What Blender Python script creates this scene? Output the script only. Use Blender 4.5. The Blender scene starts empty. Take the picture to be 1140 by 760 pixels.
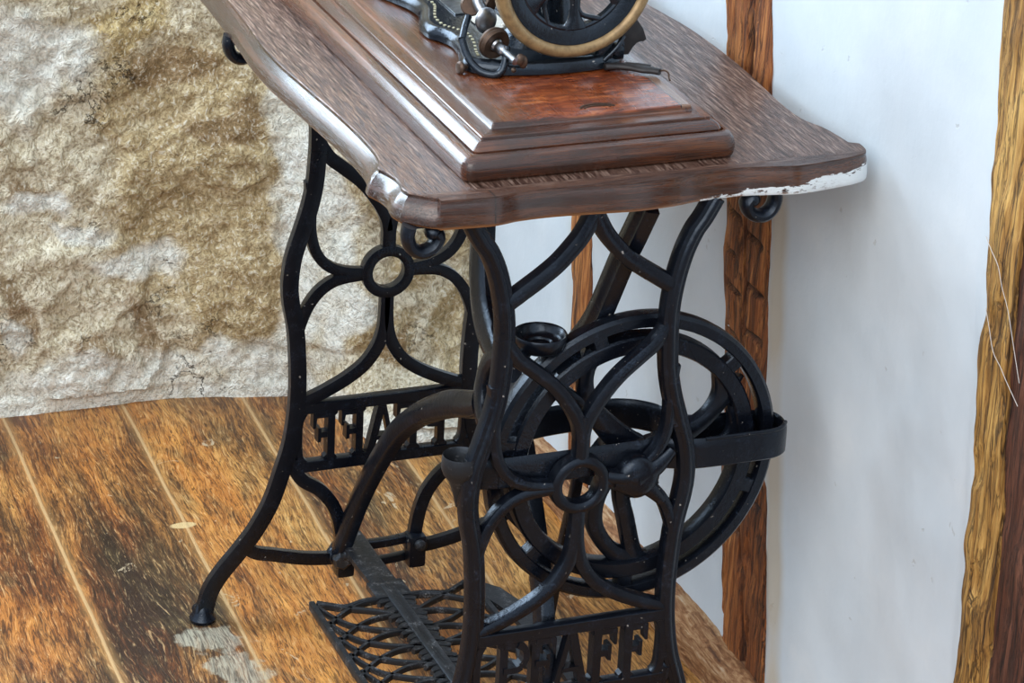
import bpy, bmesh, math, random
from mathutils import Vector, Matrix, noise
random.seed(7)
C = bpy.context.scene.collection
PI = math.pi
V = Vector

# ------------------------------------------------------------------ materials
def newmat(name):
    m = bpy.data.materials.new(name); m.use_nodes = True
    nt = m.node_tree; nt.nodes.clear()
    out = nt.nodes.new('ShaderNodeOutputMaterial'); bs = nt.nodes.new('ShaderNodeBsdfPrincipled')
    nt.links.new(bs.outputs[0], out.inputs[0])
    return m, nt, bs

class N:
    def __init__(s, nt): s.nt = nt
    def node(s, t, **kw):
        n = s.nt.nodes.new(t)
        for k, v in kw.items(): setattr(n, k, v)
        return n
    def link(s, a, b): s.nt.links.new(a, b)
    def _in(s, sock, v):
        if isinstance(v, bpy.types.NodeSocket): s.link(v, sock)
        else: sock.default_value = v
    def coord(s, scale=(1, 1, 1), rot=(0, 0, 0), loc=(0, 0, 0), src=None):
        if src is None: src = s.node('ShaderNodeTexCoord').outputs['Object']
        m = s.node('ShaderNodeMapping'); s.link(src, m.inputs[0])
        m.inputs['Scale'].default_value = scale; m.inputs['Rotation'].default_value = rot; m.inputs['Location'].default_value = loc
        return m.outputs[0]
    def noise(s, vec, scale=5, detail=4, rough=.5, dist=0.):
        n = s.node('ShaderNodeTexNoise'); s.link(vec, n.inputs['Vector'])
        n.inputs['Scale'].default_value = scale; n.inputs['Detail'].default_value = detail
        n.inputs['Roughness'].default_value = rough; n.inputs['Distortion'].default_value = dist
        return n.outputs['Fac']
    def vor(s, vec, scale=5, feature='F1', out='Distance'):
        n = s.node('ShaderNodeTexVoronoi', feature=feature); s.link(vec, n.inputs['Vector']); n.inputs['Scale'].default_value = scale
        return n.outputs[out]
    def ramp(s, fac, stops, interp='LINEAR'):
        r = s.node('ShaderNodeValToRGB'); s.link(fac, r.inputs[0]); cr = r.color_ramp; cr.interpolation = interp
        while len(cr.elements) < len(stops): cr.elements.new(.5)
        for e, (p, c) in zip(cr.elements, stops):
            e.position = p; e.color = (*c, 1) if len(c) == 3 else (c[0], c[0], c[0], 1)
        return r.outputs[0]
    def math(s, op, a, b=0., c=0., clamp=False):
        m = s.node('ShaderNodeMath', operation=op, use_clamp=clamp)
        s._in(m.inputs[0], a); s._in(m.inputs[1], b); s._in(m.inputs[2], c); return m.outputs[0]
    def mix(s, fac, a, b, mode='MIX'):
        m = s.node('ShaderNodeMix', data_type='RGBA', blend_type=mode)
        s._in(m.inputs[0], fac)
        for k, v in ((6, a), (7, b)):
            if isinstance(v, tuple): v = (*v, 1) if len(v) == 3 else v
            s._in(m.inputs[k], v)
        return m.outputs[2]
    def maprange(s, v, a, b, c=0., d=1., smooth=False):
        m = s.node('ShaderNodeMapRange'); s._in(m.inputs[0], v)
        for i, x in enumerate((a, b, c, d)): m.inputs[i+1].default_value = x
        if smooth: m.interpolation_type = 'SMOOTHSTEP'
        return m.outputs[0]
    def bump(s, h, strength, dist, bs, prev=None):
        b = s.node('ShaderNodeBump'); s.link(h, b.inputs['Height']); b.inputs['Strength'].default_value = strength
        b.inputs['Distance'].default_value = dist
        if prev: s.link(prev, b.inputs['Normal'])
        s.link(b.outputs[0], bs.inputs['Normal']); return b.outputs[0]
    def sep(s, vec=None):
        if vec is None: vec = s.node('ShaderNodeTexCoord').outputs['Object']
        x = s.node('ShaderNodeSeparateXYZ'); s.link(vec, x.inputs[0]); return x.outputs

def mat_iron(name, base=(.0030, .0040, .0070), rough=.27, wear=.35, worn=(.06, .085, .14), spec=.45):
    m, nt, bs = newmat(name); n = N(nt)
    co = n.coord()
    a = n.noise(co, 60, 5, .65); b = n.noise(co, 420, 3, .6); c = n.noise(co, 9, 3, .5)
    w = n.math('MULTIPLY', n.maprange(a, .52, .72), n.maprange(b, .45, .7))
    col = n.mix(n.math('MULTIPLY', w, wear), base, worn)
    col = n.mix(n.math('MULTIPLY', n.maprange(n.noise(co, 190, 2, .5), .73, .78), .8), col, (.35, .33, .3))
    n.link(col, bs.inputs['Base Color'])
    bs.inputs['Metallic'].default_value = .0
    bs.inputs['Specular IOR Level'].default_value = spec
    bs.inputs['Specular Tint'].default_value = (.72, .84, 1., 1)
    n.link(n.maprange(c, .3, .7, rough-.08, rough+.14), bs.inputs['Roughness'])
    h = n.math('ADD', n.math('MULTIPLY', b, .45), n.noise(co, 150, 4, .6))
    n.bump(h, .35, .0012, bs)
    return m

def mat_metal(name, col, rough=.3, metallic=1., var=.3, dark=(.02, .02, .02), scale=120):
    m, nt, bs = newmat(name); n = N(nt); co = n.coord()
    a = n.noise(co, scale, 5, .6)
    n.link(n.mix(n.math('MULTIPLY', n.maprange(a, .4, .75), var), col, dark), bs.inputs['Base Color'])
    bs.inputs['Metallic'].default_value = metallic; bs.inputs['Roughness'].default_value = rough
    n.bump(a, .15, .001, bs); return m

def mat_wood(name, dark, mid, light, g=1., rough=.35, bump=.3, pore=.5, spec=.5, coat=0., kind='top'):
    m, nt, bs = newmat(name); n = N(nt)
    x, y, z = n.sep()
    # pieces along the near edge have their grain running across (mitred mouldings, edge faces)
    gn = n.node('ShaderNodeNewGeometry'); gx, gy, gz = n.sep(gn.outputs['Normal'])
    if kind == 'plinth':
        cross = n.math('MULTIPLY', n.math('LESS_THAN', n.math('SUBTRACT', y, .0235), n.math('MINIMUM', n.math('ADD', x, .131), n.math('SUBTRACT', .163, x))), n.math('LESS_THAN', y, .0700))
    else:
        cross = n.math('LESS_THAN', y, .010)
    cs = n.node('ShaderNodeCombineXYZ'); n.link(y, cs.inputs[0]); n.link(x, cs.inputs[1]); n.link(z, cs.inputs[2])
    tc = n.node('ShaderNodeTexCoord').outputs['Object']
    mv = n.node('ShaderNodeMix', data_type='VECTOR'); n.link(cross, mv.inputs[0]); n.link(tc, mv.inputs[4]); n.link(cs.outputs[0], mv.inputs[5])
    P = mv.outputs[1]
    a = n.noise(n.coord((48*g, 3.*g, 90*g), src=P), 1, 6, .62, .5)
    f = n.noise(n.coord((640, 34, 640), src=P), 1, 4, .68, .3)
    f2 = n.noise(n.coord((900, 60, 900), src=P), 1, 2, .6)
    big = n.noise(n.coord((7*g, .9*g, 12*g), src=P), 1.5, 3, .5, .3)
    t = n.math('ADD', n.math('MULTIPLY', a, .62), n.math('ADD', n.math('MULTIPLY', big, .26), n.math('MULTIPLY', f, .12)))
    col = n.ramp(t, [(.34, dark), (.5, mid), (.66, light)])
    pr = n.maprange(f, .40, .50)
    col = n.mix(n.math('MULTIPLY', n.math('SUBTRACT', 1., pr), pore), col, tuple(q*.3 for q in dark))
    ro = n.maprange(a, .3, .7, rough-.06, rough+.10)
    if kind == 'plinth':
        wob = n.math('MULTIPLY', n.math('SUBTRACT', n.noise(n.coord(), 22, 4, .6), .5), .05)
        iz = n.math('MULTIPLY', n.maprange(z, .806, .808), n.maprange(y, .066, .067))
        red = n.ramp(n.noise(n.coord((26, 120, 60)), 1, 6, .65, 1.6), [(.3, (.045, .008, .003)), (.48, (.17, .032, .009)), (.6, (.34, .085, .022)), (.72, (.50, .17, .05))])
        k = n.math('MULTIPLY', n.math('MULTIPLY', n.maprange(n.math('ADD', x, wob), -.075, .0), n.maprange(x, .1185, .1180)), n.math('MULTIPLY', n.maprange(n.math('ADD', y, wob), .26, .20), iz))
        col = n.mix(n.math('MULTIPLY', k, .92), col, red)
        pale = n.math('MULTIPLY', n.math('GREATER_THAN', x, .1190), iz)
        col = n.mix(n.math('MULTIPLY', pale, .55), col, (.30, .18, .115))
        ln = n.math('MULTIPLY', n.math('LESS_THAN', n.math('ABSOLUTE', n.math('SUBTRACT', x, .1187)), .0006), iz)
        ln2 = n.math('MULTIPLY', n.math('LESS_THAN', n.math('ABSOLUTE', n.math('SUBTRACT', n.math('ADD', x, n.math('MULTIPLY', y, .35)), -.015)), .0005), n.math('MULTIPLY', iz, n.math('LESS_THAN', y, .15)))
        col = n.mix(n.math('MAXIMUM', ln, n.math('MULTIPLY', ln2, .6)), col, (.01, .005, .003))
        # rubbed, paler arrises and a tan strip along the wall side of the mouldings
        rub = n.math('MULTIPLY', n.maprange(x, .1425, .1445), n.math('MULTIPLY', n.maprange(z, .7995, .801), n.maprange(n.noise(n.coord(), 18, 4, .6), .35, .5)))
        col = n.mix(n.math('MULTIPLY', rub, .7), col, (.36, .21, .11))
        dk = n.math('MULTIPLY', cross, n.maprange(n.noise(n.coord((20, 6, 30)), 1, 4, .6), .42, .60))
        col = n.mix(n.math('MULTIPLY', dk, .6), col, (.022, .010, .006))
    else:
        top = n.math('GREATER_THAN', z, .7635)
        lines = n.ramp(f, [(.38, (.032, .015, .011)), (.47, (.085, .044, .032)), (.55, (.165, .095, .070)), (.63, (.34, .24, .19))])
        tn = n.math('MULTIPLY', top, n.maprange(n.math('ADD', y, n.math('MULTIPLY', n.math('SUBTRACT', n.noise(n.coord(), 14, 3, .5), .5), .03)), .0, .02, .15, .85))
        col = n.mix(tn, col, lines)
        rag = n.math('MULTIPLY', n.math('SUBTRACT', n.noise(n.coord((14, 14, 60)), 2.4, 5, .7), .5), .03)
        lim = n.math('ADD', n.maprange(x, .09, .30, .7345, .7530), rag)
        pk = n.math('MULTIPLY', n.math('LESS_THAN', z, lim), n.math('MULTIPLY', n.math('LESS_THAN', y, .06), n.math('GREATER_THAN', x, .11)))
        patch = n.maprange(n.noise(n.coord((60, 60, 160)), 1.3, 4, .7), .38, .46)
        pk = n.math('MULTIPLY', pk, n.math('MAXIMUM', patch, n.maprange(x, .2, .27)))
        jn = n.math('MULTIPLY', n.math('LESS_THAN', n.math('ABSOLUTE', n.math('SUBTRACT', x, -.113)), .0008), n.math('LESS_THAN', y, .004))
        col = n.mix(jn, col, (.01, .005, .003))
        ed = n.math('MULTIPLY', n.math('SUBTRACT', 1., top), n.maprange(z, .7385, .7355))
        col = n.mix(n.math('MULTIPLY', ed, .8), col, (.30, .13, .05))
        col = n.mix(pk, col, (.70, .75, .77))
        side = n.math('SUBTRACT', 1., top)
        ro = n.math('MAXIMUM', n.math('MULTIPLY', pk, .6), n.math('ADD', ro, n.math('MULTIPLY', side, -.08)))
        cw = n.math('MULTIPLY', n.math('MULTIPLY', side, .75), n.math('SUBTRACT', 1., pk))
    n.link(ro, bs.inputs['Roughness'])
    n.link(col, bs.inputs['Base Color'])
    bs.inputs['Specular IOR Level'].default_value = spec
    bs.inputs['Coat Weight'].default_value = coat; bs.inputs['Coat Roughness'].default_value = .20
    if kind == 'top': n.link(cw, bs.inputs['Coat Weight'])
    h = n.math('ADD', n.math('MULTIPLY', a, .4), n.math('ADD', n.math('MULTIPLY', pr, .35), n.math('MULTIPLY', f2, .3)))
    n.bump(h, bump, .0012, bs)
    return m

def mat_timber(name, dark, mid, light, hot=.0):
    """hewn oak: coarse vertical grain, cracks, pits"""
    m, nt, bs = newmat(name); n = N(nt)
    a = n.noise(n.coord((46, 46, 3.6)), 1, 7, .70, 1.1)
    b = n.noise(n.coord((210, 210, 13)), 1, 5, .70, .6)
    c = n.noise(n.coord((9, 9, 2)), 1, 4, .55, .6)
    crack = n.math('MULTIPLY', n.maprange(n.math('ABSOLUTE', n.math('SUBTRACT', n.noise(n.coord((26, 26, 1.6)), 1, 5, .6, 1.), .5)), .0, .018), n.maprange(n.math('ABSOLUTE', n.math('SUBTRACT', n.noise(n.coord((70, 70, 4.5)), 1, 5, .65, 1.2), .47)), .0, .026, .25, 1.))
    pits = n.maprange(n.vor(n.coord((70, 70, 14)), 1), .1, .34)
    t = n.math('ADD', n.math('MULTIPLY', a, .45), n.math('ADD', n.math('MULTIPLY', b, .30), n.math('MULTIPLY', c, .25)))
    col = n.ramp(t, [(.40, dark), (.49, mid), (.59, light)])
    col = n.mix(n.math('MULTIPLY', n.math('SUBTRACT', 1., crack), .85), col, tuple(x*.18 for x in dark))
    at = n.node('ShaderNodeAttribute', attribute_name='Dirt')
    col = n.mix(n.math('MULTIPLY', at.outputs['Fac'], .9), col, (.012, .007, .005))
    n.link(col, bs.inputs['Base Color']); bs.inputs['Roughness'].default_value = .62
    h = n.math('ADD', n.math('MULTIPLY', a, .8), n.math('ADD', n.math('MULTIPLY', b, .5), n.math('ADD', n.math('MULTIPLY', crack, .6), n.math('MULTIPLY', pits, .25))))
    n.bump(h, .75, .004, bs)
    return m

def mat_floor():
    m, nt, bs = newmat('old_floor_boards'); n = N(nt)
    x, y, z = n.sep()
    u = n.math('ADD', x, n.math('MULTIPLY', y, -.052))       # boards run almost along y
    wv = n.math('MULTIPLY', n.math('SUBTRACT', n.noise(n.coord((1, 5, 1)), 1, 2, .5), .5), .006)
    u = n.math('ADD', n.math('ADD', u, wv), .212)
    bi = n.math('DIVIDE', u, .1655); idx = n.math('FLOOR', bi); fr = n.math('FRACT', bi)
    d = n.math('MULTIPLY', n.math('MINIMUM', fr, n.math('SUBTRACT', 1., fr)), .1655)
    rnd = n.node('ShaderNodeTexWhiteNoise', noise_dimensions='1D'); n.link(idx, rnd.inputs['W'])
    r = rnd.outputs['Value']
    off = n.node('ShaderNodeCombineXYZ'); n.link(u, off.inputs[0]); n.link(y, off.inputs[1]); n.link(n.math('MULTIPLY', r, 37.), off.inputs[2])
    P = off.outputs[0]
    # swirling grain: warp the board coordinates with a low noise, denser round knots
    wn = n.node('ShaderNodeTexNoise'); n.link(n.coord((7, 3.0, 1), src=P), wn.inputs['Vector']); wn.inputs['Scale'].default_value = 1.; wn.inputs['Detail'].default_value = 3
    vm = n.node('ShaderNodeVectorMath', operation='MULTIPLY_ADD'); n.link(wn.outputs['Color'], vm.inputs[0]); vm.inputs[1].default_value = (.055, .03, 0); n.link(P, vm.inputs[2])
    W = vm.outputs[0]
    g1 = n.noise(n.coord((85, 6.5, 1), src=W), 1, 8, .72, 1.1)
    g2 = n.noise(n.coord((330, 30, 1), src=W), 1, 5, .70, 1.2)
    big = n.noise(n.coord((9, 2.6, 1), src=W), 1, 4, .6, .8)
    kn = n.noise(n.coord((16, 11, 1), src=P), 1, 5, .7, 2.2)
    t = n.math('ADD', n.math('ADD', n.math('MULTIPLY', g1, .42), n.math('MULTIPLY', big, .40)), n.math('MULTIPLY', n.math('SUBTRACT', r, .5), .05))
    t = n.math('ADD', t, n.maprange(x, -.45, .15, -.022, .03))
    t = n.math('ADD', t, n.math('MULTIPLY', n.math('SUBTRACT', n.noise(n.coord((5, 2.4, 1), src=P), 1, 3, .5), .5), .30))
    t = n.math('ADD', t, n.math('MULTIPLY', g2, .18))
    colA = n.ramp(t, [(.37, (.018, .008, .003)), (.45, (.11, .044, .012)), (.52, (.34, .145, .034)), (.60, (.60, .31, .085)), (.70, (.78, .50, .20))])
    colB = n.ramp(t, [(.37, (.028, .009, .003)), (.45, (.17, .05, .010)), (.53, (.46, .165, .030)), (.64, (.70, .31, .065))])
    cm = n.maprange(n.noise(n.coord((14, 2.2, 1), src=P), 1, 3, .5), .44, .58)
    col = n.mix(cm, colA, colB)
    # dark greenish-brown figure in places
    fg = n.maprange(n.noise(n.coord((11, 5, 1), src=W), 1, 5, .65, 1.), .52, .66)
    col = n.mix(n.math('MULTIPLY', fg, .55), col, n.ramp(g2, [(.35, (.03, .018, .007)), (.55, (.15, .10, .04)), (.7, (.38, .28, .13))]))
    fine = n.maprange(g2, .41, .50)
    col = n.mix(n.math('MULTIPLY', n.math('SUBTRACT', 1., fine), .7), col, (.028, .013, .006))
    col = n.mix(n.math('MULTIPLY', n.maprange(g2, .56, .66), .45), col, (.74, .50, .24))
    pale = n.maprange(kn, .665, .69)
    col = n.mix(n.math('MULTIPLY', pale, .75), col, (.58, .46, .30))
    # bright filled joints between the boards
    jn = n.math('SUBTRACT', 1., n.maprange(d, .0012, .0028))
    gl = n.math('SUBTRACT', 1., n.maprange(d, .002, .012))
    col = n.mix(n.math('MULTIPLY', gl, .4), col, (.50, .27, .09))
    col = n.mix(n.math('MULTIPLY', jn, .75), col, (.62, .40, .19))
    # smear of tan filler and a patch of spilt whitewash
    def blob(cx, cy, rx, ry, k=.35, s=28):
        dx = n.math('DIVIDE', n.math('SUBTRACT', x, cx), rx); dy = n.math('DIVIDE', n.math('SUBTRACT', y, cy), ry)
        rr = n.math('SQRT', n.math('ADD', n.math('MULTIPLY', dx, dx), n.math('MULTIPLY', dy, dy)))
        rr = n.math('ADD', rr, n.math('MULTIPLY', n.math('SUBTRACT', n.noise(n.coord(), s, 4, .6), .5), k*4))
        return n.maprange(rr, 1.05, .85)
    col = n.mix(n.math('MULTIPLY', blob(-.172, .832, .017, .008, .15), .95), col, (.64, .46, .22))
    wsh = n.math('MAXIMUM', blob(-.225, .535, .04, .035, .5), blob(-.215, .455, .035, .05, .5))
    col = n.mix(n.math('MULTIPLY', wsh, n.maprange(g2, .38, .6, .15, .75)), col, (.45, .43, .33))
    darken = n.maprange(y, 1.02, 1.2, 0., .35)  # floor colour darkens towards the stone wall
    col = n.mix(darken, col, (.10, .05, .03))
    n.link(col, bs.inputs['Base Color'])
    n.link(n.maprange(g1, .3, .7, .36, .6), bs.inputs['Roughness']); bs.inputs['Specular IOR Level'].default_value = .4
    h = n.math('ADD', n.math('MULTIPLY', g1, .8), n.math('ADD', n.math('MULTIPLY', g2, .6), n.math('MULTIPLY', n.maprange(d, 0., .004), -.3)))
    n.bump(h, .6, .003, bs)
    return m

def mat_stone():
    m, nt, bs = newmat('rough_stone_and_lime'); n = N(nt)
    at = n.node('ShaderNodeAttribute', attribute_name='Stain')
    co = n.coord()
    s = n.sep(at.outputs['Color'])
    wn = n.node('ShaderNodeTexNoise'); n.link(co, wn.inputs['Vector']); wn.inputs['Scale'].default_value = 45
    vm = n.node('ShaderNodeVectorMath', operation='MULTIPLY_ADD'); n.link(wn.outputs['Color'], vm.inputs[0]); vm.inputs[1].default_value = (.02, .02, .02); n.link(co, vm.inputs[2])
    a = n.noise(n.coord((1, 1, .72), src=vm.outputs[0]), 215, 3, .66, .2)
    b = n.noise(co, 24, 6, .65, .5); c = n.noise(co, 7, 5, .6)
    base = n.ramp(b, [(.3, (.42, .34, .21)), (.5, (.58, .50, .35)), (.68, (.74, .67, .51))])
    tan = n.ramp(b, [(.3, (.29, .20, .095)), (.5, (.45, .34, .18)), (.7, (.62, .51, .32))])
    och = n.ramp(b, [(.3, (.26, .17, .06)), (.55, (.48, .34, .13)), (.7, (.60, .47, .22))])
    brn = n.ramp(b, [(.3, (.13, .075, .03)), (.6, (.30, .19, .09))])
    wht = n.ramp(b, [(.3, (.60, .59, .51)), (.6, (.78, .77, .70))])
    rag = n.math('SUBTRACT', n.noise(co, 38, 5, .7), .5)
    def k(i, lo=.25, hi=.6): return n.maprange(n.math('ADD', s[i], n.math('MULTIPLY', rag, .55)), lo, hi)
    col = n.mix(k(0), base, tan)
    o = n.math('ADD', s[0], 0.)
    col = n.mix(n.math('MULTIPLY', n.maprange(n.math('ADD', at.outputs['Alpha'], n.math('MULTIPLY', rag, .5)), .25, .6), .8), col, och)
    col = n.mix(n.math('MULTIPLY', k(1), .75), col, brn)
    col = n.mix(k(2, .3, .65), col, wht)
    grit = n.maprange(a, .40, .49)
    col = n.mix(n.math('MULTIPLY', n.math('SUBTRACT', 1., grit), .55), col, n.mix(k(2), (.15, .105, .055), (.33, .32, .27)))
    hl = n.maprange(a, .54, .64)
    col = n.mix(n.math('MULTIPLY', hl, .45), col, (.86, .82, .70))
    ck = n.math('MULTIPLY', n.maprange(n.math('ABSOLUTE', n.math('SUBTRACT', n.noise(co, 9, 6, .68, .3), .5)), .0, .007, 1., 0.), n.maprange(n.noise(n.coord(loc=(3, 1, 2)), 7, 3, .5), .52, .62))
    col = n.mix(n.math('MULTIPLY', ck, .85), col, (.05, .033, .018))
    n.link(col, bs.inputs['Base Color']); bs.inputs['Roughness'].default_value = .9; bs.inputs['Specular IOR Level'].default_value = .15
    h = n.math('SUBTRACT', n.math('ADD', n.math('MULTIPLY', a, .7), n.math('MULTIPLY', b, .9)), n.math('MULTIPLY', ck, .8))
    n.bump(h, 1., .006, bs)
    return m

def mat_plaster():
    m, nt, bs = newmat('limewashed_plaster'); n = N(nt)
    co = n.coord(); a = n.noise(co, 6, 5, .55); b = n.noise(co, 70, 5, .6); c = n.noise(n.coord((1, 1, .35)), 14, 4, .6)
    col = n.ramp(a, [(.3, (.56, .625, .675)), (.6, (.64, .70, .745)), (.75, (.71, .755, .78))])
    spot = n.maprange(n.noise(co, 42, 3, .6), .715, .74)
    col = n.mix(n.math('MULTIPLY', spot, .35), col, (.42, .42, .40))
    at = n.node('ShaderNodeAttribute', attribute_name='BrownShade')   # brown shading by the middle post painted in; brown tint round the far one
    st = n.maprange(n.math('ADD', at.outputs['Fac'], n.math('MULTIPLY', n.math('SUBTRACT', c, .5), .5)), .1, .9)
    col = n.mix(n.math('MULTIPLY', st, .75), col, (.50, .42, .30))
    n.link(col, bs.inputs['Base Color']); bs.inputs['Roughness'].default_value = .75; bs.inputs['Specular IOR Level'].default_value = .25
    h = n.math('ADD', n.math('MULTIPLY', b, .25), n.math('ADD', n.math('MULTIPLY', c, .5), n.math('MULTIPLY', spot, -.3)))
    n.bump(h, .35, .006, bs)
    return m

M = {
 'iron': mat_iron('black_enamelled_iron'),
 'iron_worn': mat_iron('worn_black_iron', (.012, .012, .013), .38, .95, (.27, .27, .28), .5),
 'top': mat_wood('dark_oak_top', (.012, .004, .002), (.045, .015, .007), (.12, .045, .020), rough=.32, bump=.5, pore=.4, coat=.2, kind='top'),
 'plinth': mat_wood('polished_walnut', (.014, .004, .002), (.070, .020, .007), (.20, .072, .028), rough=.24, bump=.3, pore=.45, coat=.55, kind='plinth'),
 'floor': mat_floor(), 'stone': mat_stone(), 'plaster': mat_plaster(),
 'timber': mat_timber('hewn_red_brown_timber', (.045, .012, .004), (.27, .080, .018), (.58, .235, .065)),
 'timber_gold': mat_timber('golden_oak_timber', (.075, .030, .008), (.36, .18, .040), (.66, .40, .12)),
 'timber_dark': mat_timber('dark_red_timber', (.016, .006, .005), (.085, .027, .014), (.19, .075, .042)),
 'japan': mat_iron('black_japanned_bed', (.005, .007, .010), .16, .15, (.08, .10, .13), .6),
 'steel': mat_metal('worn_steel', (.42, .44, .47), .3, 1., .6, (.05, .04, .04)),
 'rust': mat_metal('rusty_brown_metal', (.10, .060, .040), .42, .6, .7, (.02, .014, .012)),
 'brass': mat_metal('tarnished_rim', (.34, .225, .105), .36, .35, .8, (.10, .06, .03), 100),
 'gold': mat_metal('gold_decal', (.55, .50, .33), .5, .3, .3, (.1, .1, .08), 300),
 'rubber': mat_metal('black_perished_rubber', (.012, .010, .010), .5, 0., .3, (.05, .04, .04)),
 'cream': mat_metal('pale_plate', (.62, .58, .50), .45, .1, .4, (.3, .25, .2)),
 'silk': mat_metal('white_thread', (.58, .54, .50), .6, 0., .1, (.5, .5, .5)),
}

# ------------------------------------------------------------------ helpers
def obj(name, bm, mat, parent=None, smooth=35, mats=None):
    bmesh.ops.recalc_face_normals(bm, faces=bm.faces)
    me = bpy.data.meshes.new(name); bm.to_mesh(me); bm.free()
    for mm in (mats or [mat]): me.materials.append(mm)
    if smooth:
        me.polygons.foreach_set('use_smooth', [True]*len(me.polygons))
        me.set_sharp_from_angle(angle=math.radians(smooth))
    o = bpy.data.objects.new(name, me); C.objects.link(o)
    if parent:
        o.parent = parent
        r = parent
        while r.parent: r = r.parent
        if parent is r: o.location = -r.location      # mesh data kept in room coordinates
    return o
def thing(name, label, cat, loc=(0, 0, 0), group=None):
    o = bpy.data.objects.new(name, None); C.objects.link(o); o.location = loc; o.empty_display_size = .05
    o['label'] = label; o['category'] = cat
    if group: o['group'] = group
    return o
def struct(name, bm, mat, smooth=35, mats=None):
    o = obj(name, bm, mat, None, smooth, mats); o['kind'] = 'structure'; return o

def cr(pts, sub=6, closed=False):
    """Catmull-Rom through points; works on tuples of any length"""
    n = len(pts); out = []
    rng = range(n if closed else n-1)
    for i in rng:
        g = lambda k: pts[k % n] if closed else pts[min(max(k, 0), n-1)]
        p0, p1, p2, p3 = g(i-1), g(i), g(i+1), g(i+2)
        for j in range(sub):
            t = j/sub
            out.append(tuple(.5*((2*b)+(-a+c)*t+(2*a-5*b+4*c-d)*t*t+(-a+3*b-3*c+d)*t**3) for a, b, c, d in zip(p0, p1, p2, p3)))
    if not closed: out.append(tuple(pts[-1]))
    return out

BEAD = [(-1, -.9), (-1, .3), (-.85, .6), (-.45, .68), (-.3, .92), (-.1, 1.), (.1, 1.), (.3, .92), (.45, .68), (.85, .6), (1, .3), (1, -.9), (.5, -1), (-.5, -1)]
CROWN = [(-1, -.9), (-1, .35), (-.86, .66), (-.45, .84), (0, .95), (.45, .84), (.86, .66), (1, .35), (1, -.9), (.5, -1), (-.5, -1)]
ROUND = [(math.cos(a), math.sin(a)) for a in [2*PI*(i+.5)/12 for i in range(12)]]
FLAT = [(-1, -.8), (-1, .8), (-.85, 1), (.85, 1), (1, .8), (1, -.8), (.85, -1), (-.85, -1)]
def sweep(bm, pts, normal, w, d, prof=FLAT, closed=False, sub=6, smooth=True):
    """pts: (x,y,z[,wscale]); w half width in plane, d half depth along the normal"""
    nrm = V(normal).normalized()
    if smooth: pts = cr(pts, sub, closed)
    P = [V(p[:3]) for p in pts]; S = [p[3] if len(p) > 3 else 1. for p in pts]
    rings = []; n = len(P)
    for i, p in enumerate(P):
        if closed: t = P[(i+1) % n]-P[i-1]
        else: t = P[min(i+1, n-1)]-P[max(i-1, 0)]
        t.normalize(); s = nrm.cross(t)
        if s.length < 1e-4: s = V((1, 0, 0))
        s.normalize(); nn = t.cross(s).normalized()
        if nn.dot(nrm) < 0: nn = -nn
        rings.append([bm.verts.new(p+s*a*w*S[i]+nn*b*d) for a, b in prof])
    m = len(prof)
    for i in range(n if closed else n-1):
        A, B = rings[i], rings[(i+1) % n]
        for k in range(m): bm.faces.new((A[k], A[(k+1) % m], B[(k+1) % m], B[k]))
    if not closed:
        bm.faces.new(rings[0]); bm.faces.new(rings[-1][::-1])
def tube(bm, pts, r, seg=12, sub=6, closed=False, smooth=True):
    if smooth and len(pts) > 2: pts = cr(pts, sub, closed)
    P = [V(p[:3]) for p in pts]; R_ = [p[3] if len(p) > 3 else 1. for p in pts]; n = len(P); rings = []
    up = None
    for i in range(n):
        t = (P[(i+1) % n]-P[i-1]) if closed else (P[min(i+1, n-1)]-P[max(i-1, 0)])
        t.normalize()
        if up is None: up = t.orthogonal()
        up = (up-t*up.dot(t)).normalized(); s = t.cross(up)
        rings.append([bm.verts.new(P[i]+(up*math.cos(2*PI*k/seg)+s*math.sin(2*PI*k/seg))*r*R_[i]) for k in range(seg)])
    for i in range(n if closed else n-1):
        A, B = rings[i], rings[(i+1) % n]
        for k in range(seg): bm.faces.new((A[k], A[(k+1) % seg], B[(k+1) % seg], B[k]))
    if not closed: bm.faces.new(rings[0]); bm.faces.new(rings[-1][::-1])
def lathe(bm, prof, origin, axis='z', seg=40, closed=False, flip=1):
    """prof: (r, h); axis direction of h"""
    o = V(origin)
    ax = {'z': (V((1, 0, 0)), V((0, 1, 0)), V((0, 0, 1))), 'y': (V((1, 0, 0)), V((0, 0, 1)), V((0, 1, 0))), 'x': (V((0, 1, 0)), V((0, 0, 1)), V((1, 0, 0)))}
    a, b, c = ax[axis] if isinstance(axis, str) else axis
    rings = []
    for r, h in prof:
        rings.append([bm.verts.new(o+a*max(r, 1e-5)*math.cos(2*PI*k/seg)+b*max(r, 1e-5)*math.sin(2*PI*k/seg)+c*h*flip) for k in range(seg)])
    n = len(rings)
    for i in range(n if closed else n-1):
        A, B = rings[i], rings[(i+1) % n]
        for k in range(seg): bm.faces.new((A[k], A[(k+1) % seg], B[(k+1) % seg], B[k]))
    if not closed:
        bm.faces.new(rings[0]); bm.faces.new(rings[-1][::-1])
def axes(d):
    c = V(d).normalized(); a = c.orthogonal().normalized(); return (a, c.cross(a), c)
def box(bm, c, s, bev=.0, rot=None):
    t = bmesh.new(); bmesh.ops.create_cube(t, size=1)
    for v in t.verts: v.co = V((v.co.x*s[0], v.co.y*s[1], v.co.z*s[2]))
    if bev: bmesh.ops.bevel(t, geom=t.edges[:], offset=bev, segments=2, affect='EDGES', profile=.7)
    for v in t.verts:
        co = v.co
        if rot is not None: co = rot @ co
        v.co = co+V(c)
    merge(bm, t)
def merge(bm, t):
    t.verts.index_update(); vs = [bm.verts.new(v.co) for v in t.verts]
    for f in t.faces: bm.faces.new([vs[v.index] for v in f.verts])
    t.free()
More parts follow.
